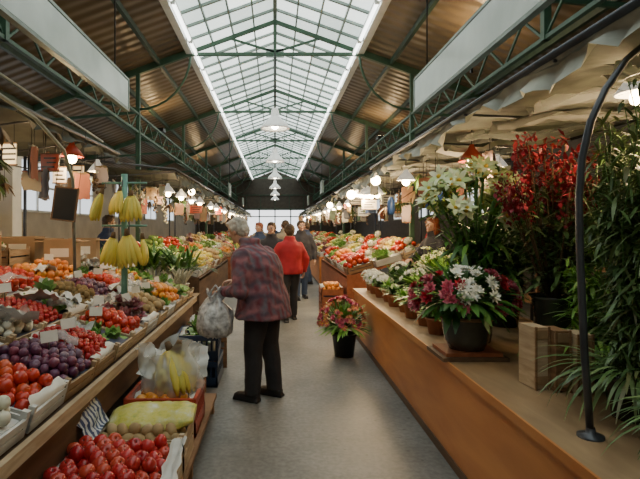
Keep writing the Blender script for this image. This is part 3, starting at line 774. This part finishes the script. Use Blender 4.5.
mb=MB(); rx,ry=1.76,3.15
lathe(mb,[(.01,0),(.1,0),(.13,.4),(.15,.42),(.13,.41),(.01,.38)],M_vase,TM((rx,ry,CT)),18)
base=Vector((rx,ry,CT+.3))
for k in range(30):
    d=rdir(.1,1); p=Vector((rx-.04+d.x*.27,ry+d.y*.25,1.66+d.z*.47))
    tube(mb,[base,base.lerp(p,.5),p],.004,P_stem,4)
    for j in range(34):
        q=base.lerp(p,U(.76,1.03))+rdir()*.05; leaf(mb,q,rdir(),(0,0,1),U(.03,.07),.028,F_berry,.4,2)
        if j%3==0: ball(mb,q,.009,F_berry,5,4)
    for j in range(14): leaf(mb,base.lerp(p,U(.2,.75)),rdir(-.2,.8),(0,0,1),U(.1,.2),.03,L_dark,.6)
mb.obj('vase_of_red_branches')
def foliage(name,cx,cy,z0,z1,rx,ry,ns,nl,m,L=(.1,.2),w=.022,potr=.16,poth=.3,potm=None,dense=0):
    mb=MB(); pot(mb,(cx,cy,z0),potr,poth,potm or M_vase)
    for k in range(ns):
        b0=Vector((cx+U(-.6,.6)*potr,cy+U(-.6,.6)*potr,z0+poth*.8)); t=Vector((cx+U(-1,1)*rx,cy+U(-1,1)*ry,z1-U(0,.45)*(z1-z0)))
        md=b0.lerp(t,.5)+Vector((U(-.05,.05),U(-.05,.05),.1)); tube(mb,[b0,md,t],[.005,.004,.002],L_stem,5)
        for j in range(nl):
            u=U(.05,1); q=b0.lerp(md,u*2) if u<.5 else md.lerp(t,u*2-1)
            q=q+rdir()*.04; leaf(mb,q,rdir(-.7,.6),(0,0,1),U(*L),w*U(.7,1.3),m,U(.2,.9))
    for k in range(dense):
        a=U(0,6.28); q=Vector((cx+math.cos(a)*potr*U(.3,1),cy+math.sin(a)*potr*U(.3,1),z0+poth)); 
        leaf(mb,q,(math.cos(a),math.sin(a),U(-.1,1)),(0,0,1),U(.2,.38),w*1.1,m,U(1.0,1.9),6)
    return mb.obj(name)
foliage('bamboo_plant',1.60,2.22,CT,2.12,.19,.25,30,75,L_dark,(.08,.15),.016,potr=.12,poth=.2,dense=140)
foliage('bamboo_plant',1.98,2.75,CT,2.2,.25,.3,24,60,L_dark,w=.018,dense=100)
foliage('bamboo_plant',1.56,1.76,CT,2.0,.13,.16,20,60,L_dark,(.07,.14),.014,potr=.10,poth=.16,dense=90)
foliage('bamboo_plant',2.15,2.1,CT,2.25,.2,.3,20,60,L_dark,w=.018,dense=60)
foliage('potted_fern',1.78,2.78,CT,1.35,.16,.16,14,50,L_light,(.06,.12),.02,potr=.12,poth=.2,dense=120)
foliage('potted_shrub',2.05,3.6,CT,1.9,.3,.3,20,60,L_leaf,(.08,.16),.04)
foliage('potted_shrub',1.98,4.35,CT,1.75,.28,.28,20,60,L_leaf,(.08,.16),.04)
mb=MB()
for i,(x,y,rz) in enumerate(((1.385,2.68,.1),(1.475,2.64,.02),(1.565,2.59,-.05))):
    M=TM((x,y,CT),(0,0,rz)); h=.33-.01*i
    box(mb,(0,0,h/2),(.078,.14,h-.01),M_crateb if i==1 else M_cratew,M)
    for z in(.05,h-.04): box(mb,(0,-.073,z),(.084,.008,.045),M_slab,M)
    for sx in(-1,1): box(mb,(sx*.036,-.079,h/2),(.010,.008,h),M_crateb,M)
mb.obj('wooden_box_stack')
def plant(name,x,y,z,R,H,ml,B=None,nb=12,bs=.04,lw=.05,pm=None,ph=.13,pr=.09):
    mb=MB(); pot(mb,(x,y,z),pr,ph,pm or M_terra); c=Vector((x,y,z+ph))
    for k in range(80):
        d=rdir(0,1); leaf(mb,c+Vector((U(-.03,.03),U(-.03,.03),0)),Vector((d.x*R,d.y*R,d.z*H+.04)),(0,0,1),U(.5,1)*(R+H)*.75,lw,ml,U(.4,1.2),4)
    if B:
        for k in range(nb):
            d=rdir(.1,1); p=c+Vector((d.x*R,d.y*R,d.z*H+.04)); tube(mb,[c,p],.003,L_stem,4); mb.merge(B,dirM(p,d+Vector((0,-.2,.2)),bs*U(.8,1.2)))
    return mb.obj(name)
spec=[(1.3,4.0,None,L_light),(1.32,4.35,None,L_light),(1.3,4.7,None,L_light),(1.33,5.05,None,L_light),(1.3,5.4,None,L_leaf),(1.32,5.75,None,L_light),(1.3,6.1,B_white,L_leaf),(1.3,6.45,B_white,L_light),(1.32,6.8,B_white,L_leaf)]
for x,y,B,ml in spec: plant('potted_plant',x,y,CT,.14,.1,ml,B,22,.04,lw=.035)
for i in range(8):
    plant('potted_plant',1.68,4.5+.34*i,CT,.2,.2,random.choice([L_leaf,L_light]),random.choice([B_white,B_mix,None,None]),16,.045,pm=M_vase,ph=.15)
for i in range(7):
    plant('potted_plant',2.08,4.85+.33*i,CT,.2,.3,random.choice([L_leaf,L_light]),random.choice([B_mix,None,None,B_lily]),16,.05,pm=M_vase,ph=.25)
mb=MB()
for z in(.6,1.1): box(mb,(3.35,4,z),(.5,5.8,.03),M_crateb)
for y in(1.2,4,6.8):
    for x in(3.12,3.58): box(mb,(x,y,.56),(.05,.05,1.12),M_crateb)
mb.obj('plant_rack')
for i in range(9):
    foliage('potted_shrub',3.35,1.5+.63*i,1.115,2.2,.3,.3,12,40,random.choice([L_dark,L_leaf]),(.1,.2),.045,potr=.13,poth=.2)
mb=MB(); bx_,by_=.81,5.86
lathe(mb,[(.01,0),(.11,0),(.14,.24),(.155,.25),(.155,.27),(.135,.27),(.13,.24),(.01,.22)],M_black,TM((bx_,by_,0)),20)
c0=Vector((bx_,by_,.3))
for k in range(120):
    d=rdir(.0,1); p=Vector((bx_-.02+d.x*.27,by_+d.y*.25,.37+d.z*.32)); tube(mb,[c0,p],.003,L_stem,4); mb.merge(random.choice([B_mix,B_mix,B_pink]),dirM(p,d,U(.03,.05)))
for k in range(200):
    d=rdir(-.1,1); leaf(mb,c0+Vector((d.x*.12,d.y*.12,.05+d.z*.1)),d,(0,0,1),U(.12,.28),.04,L_light,.5)
mb.obj('bucket_of_flowers')
M_blue=mat('blue_bag',(.03,.08,.26),.4)
mb=MB()
for x,y,z in((1.6,6.9,1.83),(1.75,5.9,1.88),(1.7,5.3,1.85),(1.62,5.0,1.9)):
    tube(mb,[(x,y,z+.1),(x,y,2.38)],.004,M_black,4)
    lathe(mb,[(.01,.1),(.03,.09),(.05,.03),(.055,-.08),(.045,-.14),(.01,-.15)],M_blue,TM((x,y,z)),12)
mb.obj('hanging_blue_bottle')
hang_goods('hanging_goods_row',[(U(1.7,2.6),U(4.6,7.0),U(1.85,2.15)) for _ in range(22)],2.4)
for y,x,z,sh,e in((4.5,1.77,2.1,M_redpl,12),(6.3,1.65,2.1,None,18),(3.0,2.4,2.2,None,9),(5.4,2.4,2.15,None,12),(2.0,2.3,2.25,None,9)): stall_lamp(x,y,z,2.38,e,sh)
for k in range(5): stall_lamp(1.6,8.3+.35*k,2.05+.03*k,2.36,9,R=.14)
globe(1.42,9.3,2.12,2.4,.085,14); globe(1.44,7.15,2.18,2.36,.07,10); globe(1.45,13.2,2.1,2.36,.08,8); globe(-1.5,9.0,2.15,2.36,.06,8)
stall_lamp(1.9,2.6,2.2,2.4,8)  # extra warm lamp, added only to brighten the dark bamboo foliage

# ------------------------------------------------------------------ people
M_skin=mat('skin',(.50,.30,.22),.5,var=.08); M_eye=mat('eye_white',(.8,.8,.8),.2); M_iris=mat('iris',(.05,.03,.02),.2); M_lip=mat('lips',(.45,.14,.12),.4)
clouds=bpy.data.textures.new('folds','CLOUDS'); clouds.noise_scale=.12
fine=bpy.data.textures.new('curls','CLOUDS'); fine.noise_scale=.025
def fuse(mb,name,parent,vox,sm=4,disp=0,tex=None):
    o=mb.obj(name,parent); m=o.modifiers.new('r','REMESH'); m.mode='VOXEL'; m.voxel_size=vox; m.use_smooth_shade=True
    s=o.modifiers.new('s','SMOOTH'); s.iterations=sm; s.factor=.6
    if disp:
        d=o.modifiers.new('d','DISPLACE'); d.texture=tex or clouds; d.strength=disp; d.mid_level=.5
    return o
def loft(mb,rings,m,n=24):
    vs=[];fs=[]
    for z,yo,rx,ry in rings:
        for k in range(n):
            t=6.2832*k/n; vs.append((rx*math.cos(t),yo+ry*math.sin(t),z))
    for i in range(len(rings)-1):
        for k in range(n): fs.append((i*n+k,i*n+(k+1)%n,(i+1)*n+(k+1)%n,(i+1)*n+k))
    fs.append(tuple(range(n-1,-1,-1))); b_=(len(rings)-1)*n; fs.append(tuple(b_+k for k in range(n)))
    mb.add(vs,fs,m)
def hand(name,parent,wr,d,pn,side,vox,curl=1.0):
    mb=MB(); wr=Vector(wr); d=Vector(d).normalized(); pn=Vector(pn); pn=(pn-d*pn.dot(d)).normalized(); s=d.cross(pn)*side
    for u in(-.024,-.008,.008,.024):
        tube(mb,[wr+s*u*.6-d*.01,wr+d*.04+s*u,wr+d*.085+s*u],[.014,.015,.012],M_skin,8)
    for i,(u,L) in enumerate(((.029,.072),(.01,.08),(-.01,.074),(-.028,.058))):
        p=wr+d*.083+s*u; pts=[p-d*.01,p]; a=0
        for k in range(3):
            a+=curl*(.35+.3*k); L3=L*(.45,.3,.25)[k]; p=p+(d*math.cos(a)+pn*math.sin(a))*L3; pts.append(p)
        tube(mb,pts,[.0095,.0095,.0088,.008,.0065],M_skin,8)
    p=wr+d*.025+s*.026; t=(s*.75+d*.6+pn*.25*curl).normalized()
    q=p+t*.035; r=q+(t*.6+d*.5+pn*.5*curl).normalized()*.03
    tube(mb,[p-t*.01,q,r,r+(d*.6+pn*.6*curl).normalized()*.02],[.014,.012,.0105,.008],M_skin,8)
    return fuse(mb,name,parent,vox,2)
def human(name,x,y,face,H,coat,pants,hairm,lean=0,hands=None,hem=.8,vox=.014,step=0,hairst='short',shoe=None,headdown=.0,bulk=1,z0=0,leg=1,spread=.1):
    root=bpy.data.objects.new(name,None); C.objects.link(root); root.location=(x,y,z0); root.rotation_euler=(0,0,face); root.scale=(H/1.65,)*3
    def yo(z): return lean*max(0,(z-.85)/.6)**1.4
    B=bulk
    mb=MB()
    R=[(hem,0,.225*B,.175*B),(.93,.0,.225*B,.17*B),(1.06,yo(1.06),.21*B,.16*B),(1.2,yo(1.2)-.015,.21*B,.165*B),(1.29,yo(1.29)-.02,.185*B,.145*B),(1.35,yo(1.35)-.01,.135*B,.11),(1.40,yo(1.40)+.01,.085,.08),(1.45,yo(1.45)+.015,.07,.07)]
    if hem<.78: R.insert(0,(hem,0,.245*B,.2*B)); R[1]=(.83,0,.235*B,.185*B)
    loft(mb,R,coat)
    if hands is None: hands=(((-.30,.0,1.05),(-.28,.08,.82)),((.30,.0,1.05),(.28,.08,.82)))
    hw=[]
    for s,(el,wr) in zip((-1,1),hands):
        sh=Vector((s*.175*B,yo(1.29),1.275)); el=Vector(el); wr=Vector(wr)
        tube(mb,[sh-Vector((s*.06,0,.02)),sh,sh.lerp(el,.5),el,el.lerp(wr,.5),wr],[.06,.078*B,.072*B,.062*B,.055,.047],coat,12)
        ball(mb,sh,.076*B,coat); ball(mb,el,.062*B,coat); hw.append((wr,(wr-el).normalized()))
    tube(mb,[(.072*math.cos(t),yo(1.42)+.01+.072*math.sin(t),1.42) for t in np.linspace(0,6.2832,16)],.03,coat,8)
    fuse(mb,'coat',root,vox,6,.024)
    mb=MB(); loft(mb,[(.78,0,.1,.09),(.84,0,.165,.12),(.95,0,.17,.125),(1.0,0,.15,.12)],pants)
    sh_=MB()
    for s in(-1,1):
        f=s*step; ft=Vector((s*spread,f,.09)); hp=Vector((s*.085,0,.88)); kn=hp.lerp(ft,.5)+Vector((0,.025,.0))
        tube(mb,[hp,hp.lerp(kn,.5),kn,kn.lerp(ft,.45)+Vector((0,-.01,0)),ft+Vector((0,0,-.03))],[.105*leg,.095*leg,.076*leg,.070*leg,.064*leg],pants,12)
        fx=s*spread
        tube(sh_,[(fx,f-.07,.045),(fx,f-.03,.05),(fx+s*.008,f+.06,.045),(fx+s*.012,f+.13,.035),(fx+s*.012,f+.175,.028)],[.035,.045,.045,.043,.026],shoe or M_black,12)
        tube(sh_,[(fx,f-.02,.04),(fx,f-.01,.13)],[.045,.048],shoe or M_black,12)
        box(sh_,(fx+s*.006,f+.05,.012),(.085,.26,.024),shoe or M_black)
    fuse(mb,'trousers',root,vox,4,.014); fuse(sh_,'shoes',root,.009,3)
    hc=Vector((0,yo(1.5)+.03+headdown*.2,1.535-headdown*.06))
    hr=bpy.data.objects.new('head_pivot',None); C.objects.link(hr); hr.parent=root; hr.location=hc; hr.rotation_euler=(-headdown,0,0)
    mb=MB(); ball(mb,(0,-.01,.02),(.076,.092,.095),M_skin,16,12); ball(mb,(0,.022,-.045),(.056,.062,.062),M_skin,14,10)
    tube(mb,[(0,.085,.012),(0,.103,-.008),(0,.108,-.02)],[.009,.013,.015],M_skin,8); ball(mb,(0,.068,-.085),(.025,.022,.02),M_skin)
    for s in(-1,1):
        ball(mb,(s*.078,-.01,-.01),(.012,.02,.032),M_skin,8,6); ball(mb,(s*.04,.062,-.02),(.024,.02,.02),M_skin,8,6)
        ball(mb,(s*.033,.08,.028),(.024,.012,.008),M_skin,8,6)
    fuse(mb,'face',hr,.006,2)
    nk=MB(); tube(nk,[(0,yo(1.38),1.36),hc+Vector((0,-.02,-.06)),hc+Vector((0,-.01,0))],[.062,.054,.05],M_skin,14); nk.obj('neck',root)
    mb=MB()
    for s in(-1,1):
        ball(mb,(s*.031,.079,.008),(.014,.01,.009),M_eye,8,6); ball(mb,(s*.031,.087,.008),(.006,.004,.006),M_iris,8,6)
    ball(mb,(0,.082,-.052),(.024,.01,.005),M_lip,8,6); ball(mb,(0,.081,-.06),(.02,.01,.006),M_lip,8,6); mb.obj('eyes_and_lips',hr)
    mb=MB(); ball(mb,(0,-.022,.042),(.086,.096,.084),hairm,16,12); ball(mb,(0,-.055,-.01),(.078,.062,.078),hairm,14,10); ball(mb,(0,.045,.09),(.058,.04,.026),hairm)
    for s in(-1,1): ball(mb,(s*.07,-.02,.02),(.022,.045,.05),hairm)
    if hairst=='long':
        ball(mb,(0,-.06,-.1),(.095,.06,.13),hairm)
        for s in(-1,1): ball(mb,(s*.08,-.01,-.07),(.025,.05,.1),hairm)
    fuse(mb,'hair',hr,.008,2,.022 if hairst!='long' else .012,fine)
    for i,(wr,d) in enumerate(hw):
        s=(-1,1)[i]; pn=Vector((-s,0,0)) if abs(d.z)>.6 else Vector((0,0,-1)) ; hand('hand_%s'%('left' if i==0 else 'right'),root,wr-d*.01,d,pn,-1 if i==0 else 1,.006 if vox>.012 else .0045,.9)
    return root
M_coat,nt,b=newmat('plaid_wool')
tc=nt.nodes.new('ShaderNodeTexCoord')
def wave(dirn,sc,dist):
    w=nt.nodes.new('ShaderNodeTexWave'); w.bands_direction=dirn; w.inputs['Scale'].default_value=sc; w.inputs['Distortion'].default_value=dist; w.inputs['Detail'].default_value=2
    nt.links.new(tc.outputs['Object'],w.inputs['Vector']); return w
w1=wave('X',5,5.0); w2=wave('DIAGONAL',4,7); nz=nt.nodes.new('ShaderNodeTexNoise'); nz.inputs['Scale'].default_value=13; nz.inputs['Detail'].default_value=5; nt.links.new(tc.outputs['Object'],nz.inputs['Vector'])
ra=nt.nodes.new('ShaderNodeValToRGB'); ra.color_ramp.elements[0].color=(.16,.035,.05,1); ra.color_ramp.elements[1].color=(.14,.12,.15,1)
rb=nt.nodes.new('ShaderNodeValToRGB'); rb.color_ramp.elements[0].color=(.08,.05,.075,1); rb.color_ramp.elements[1].color=(.30,.12,.14,1)
nt.links.new(w1.outputs['Fac'],ra.inputs[0]); nt.links.new(w2.outputs['Fac'],rb.inputs[0])
rc=nt.nodes.new('ShaderNodeValToRGB'); rc.color_ramp.elements[0].position=.42; rc.color_ramp.elements[1].position=.58; nt.links.new(nz.outputs['Fac'],rc.inputs[0])
mx=nt.nodes.new('ShaderNodeMixRGB'); nt.links.new(rc.outputs[0],mx.inputs[0]); nt.links.new(ra.outputs[0],mx.inputs[1]); nt.links.new(rb.outputs[0],mx.inputs[2])
nt.links.new(mx.outputs[0],b.inputs['Base Color']); b.inputs['Roughness'].default_value=.85
M_trou=mat('dark_trousers',(.028,.027,.03),.8); M_grey=mat('grey_hair',(.46,.43,.38),.7,var=.35,scale=30); M_brown=mat('brown_hair',(.07,.04,.02),.6,var=.3,scale=30); M_redh=mat('auburn_hair',(.20,.05,.02),.55,var=.3,scale=30)
M_cdark=mat('dark_coat',(.03,.03,.04),.8); M_cred=mat('red_coat',(.42,.02,.03),.8); M_cblue=mat('navy_coat',(.03,.05,.11),.8); M_cbei=mat('beige_coat',(.3,.24,.16),.8); M_jean=mat('denim',(.05,.08,.15),.8)
human('elderly_woman',-.10,4.4,math.radians(62),1.61,M_coat,M_trou,M_grey,lean=.15,hem=.745,vox=.011,step=-.055,headdown=.4,bulk=1.24,leg=1.14,spread=.11,
  hands=(((-.32,.05,1.0),(-.23,.30,.97)),((.31,.12,1.03),(.12,.38,1.03))))
M_bag=mat('patterned_plastic_bag',(.50,.51,.52),.3,var=.6,scale=26)
lumpy_bag('shopping_bag',(-.51,4.29,.57),(.155,.12),.36,M_bag,seed=5)
for a in((-.06,8.9,2.9,1.6,M_cdark,M_trou,M_brown),(.24,8.1,.25,1.56,M_cred,M_trou,M_brown),(.55,10.6,3.3,1.66,M_cdark,M_jean,M_brown),(.25,11.8,.3,1.68,M_cbei,M_trou,M_brown),(-.35,11.2,2.6,1.62,M_cblue,M_trou,M_redh),(.85,13.5,1.3,1.66,M_cblue,M_jean,M_brown),(-.45,15.5,.1,1.66,M_cbei,M_trou,M_grey),(.3,18,3.0,1.68,M_cdark,M_jean,M_redh),(-.6,20,1.5,1.68,M_cred,M_jean,M_brown),(-.1,24,3,1.7,M_cblue,M_trou,M_grey),(.6,26,3,1.7,M_cdark,M_trou,M_brown)):
    human('shopper',a[0],a[1],a[2],a[3],a[4],a[5],a[6],step=.12,vox=.02)
human('flower_vendor',2.42,7.5,math.radians(110),1.66,M_cdark,M_trou,M_redh,lean=.04,hairst='long',vox=.018,hands=(((-.28,.12,1.08),(-.15,.36,1.02)),((.28,.12,1.08),(.15,.36,1.02))))
human('fruit_vendor',-3.25,4.9,math.radians(-90),1.70,M_cdark,M_trou,M_brown,lean=.06,vox=.018,hands=(((-.28,.12,1.08),(-.15,.3,1.05)),((.28,.12,1.08),(.15,.3,1.08))))
human('fruit_vendor',-2.95,8.8,math.radians(-70),1.72,M_cblue,M_trou,M_brown,vox=.02)
human('stall_vendor',3.0,9.5,math.radians(80),1.74,M_cred,M_trou,M_brown,vox=.02)
# ------------------------------------------------------------------ light, world, camera
W=bpy.data.worlds.new('sky'); bpy.context.scene.world=W; W.use_nodes=True
bg=W.node_tree.nodes['Background']; bg.inputs[0].default_value=(.95,.97,1,1); bg.inputs[1].default_value=2.4
cam=bpy.data.cameras.new('camera'); co=bpy.data.objects.new('camera',cam); C.objects.link(co)
co.location=(0,0,1.5); co.rotation_euler=(math.pi/2,0,0); cam.sensor_width=36; cam.lens=36*500/640
cam.shift_x=45/640; cam.shift_y=-11.5/640; cam.clip_start=.05; cam.clip_end=200
bpy.context.scene.camera=co
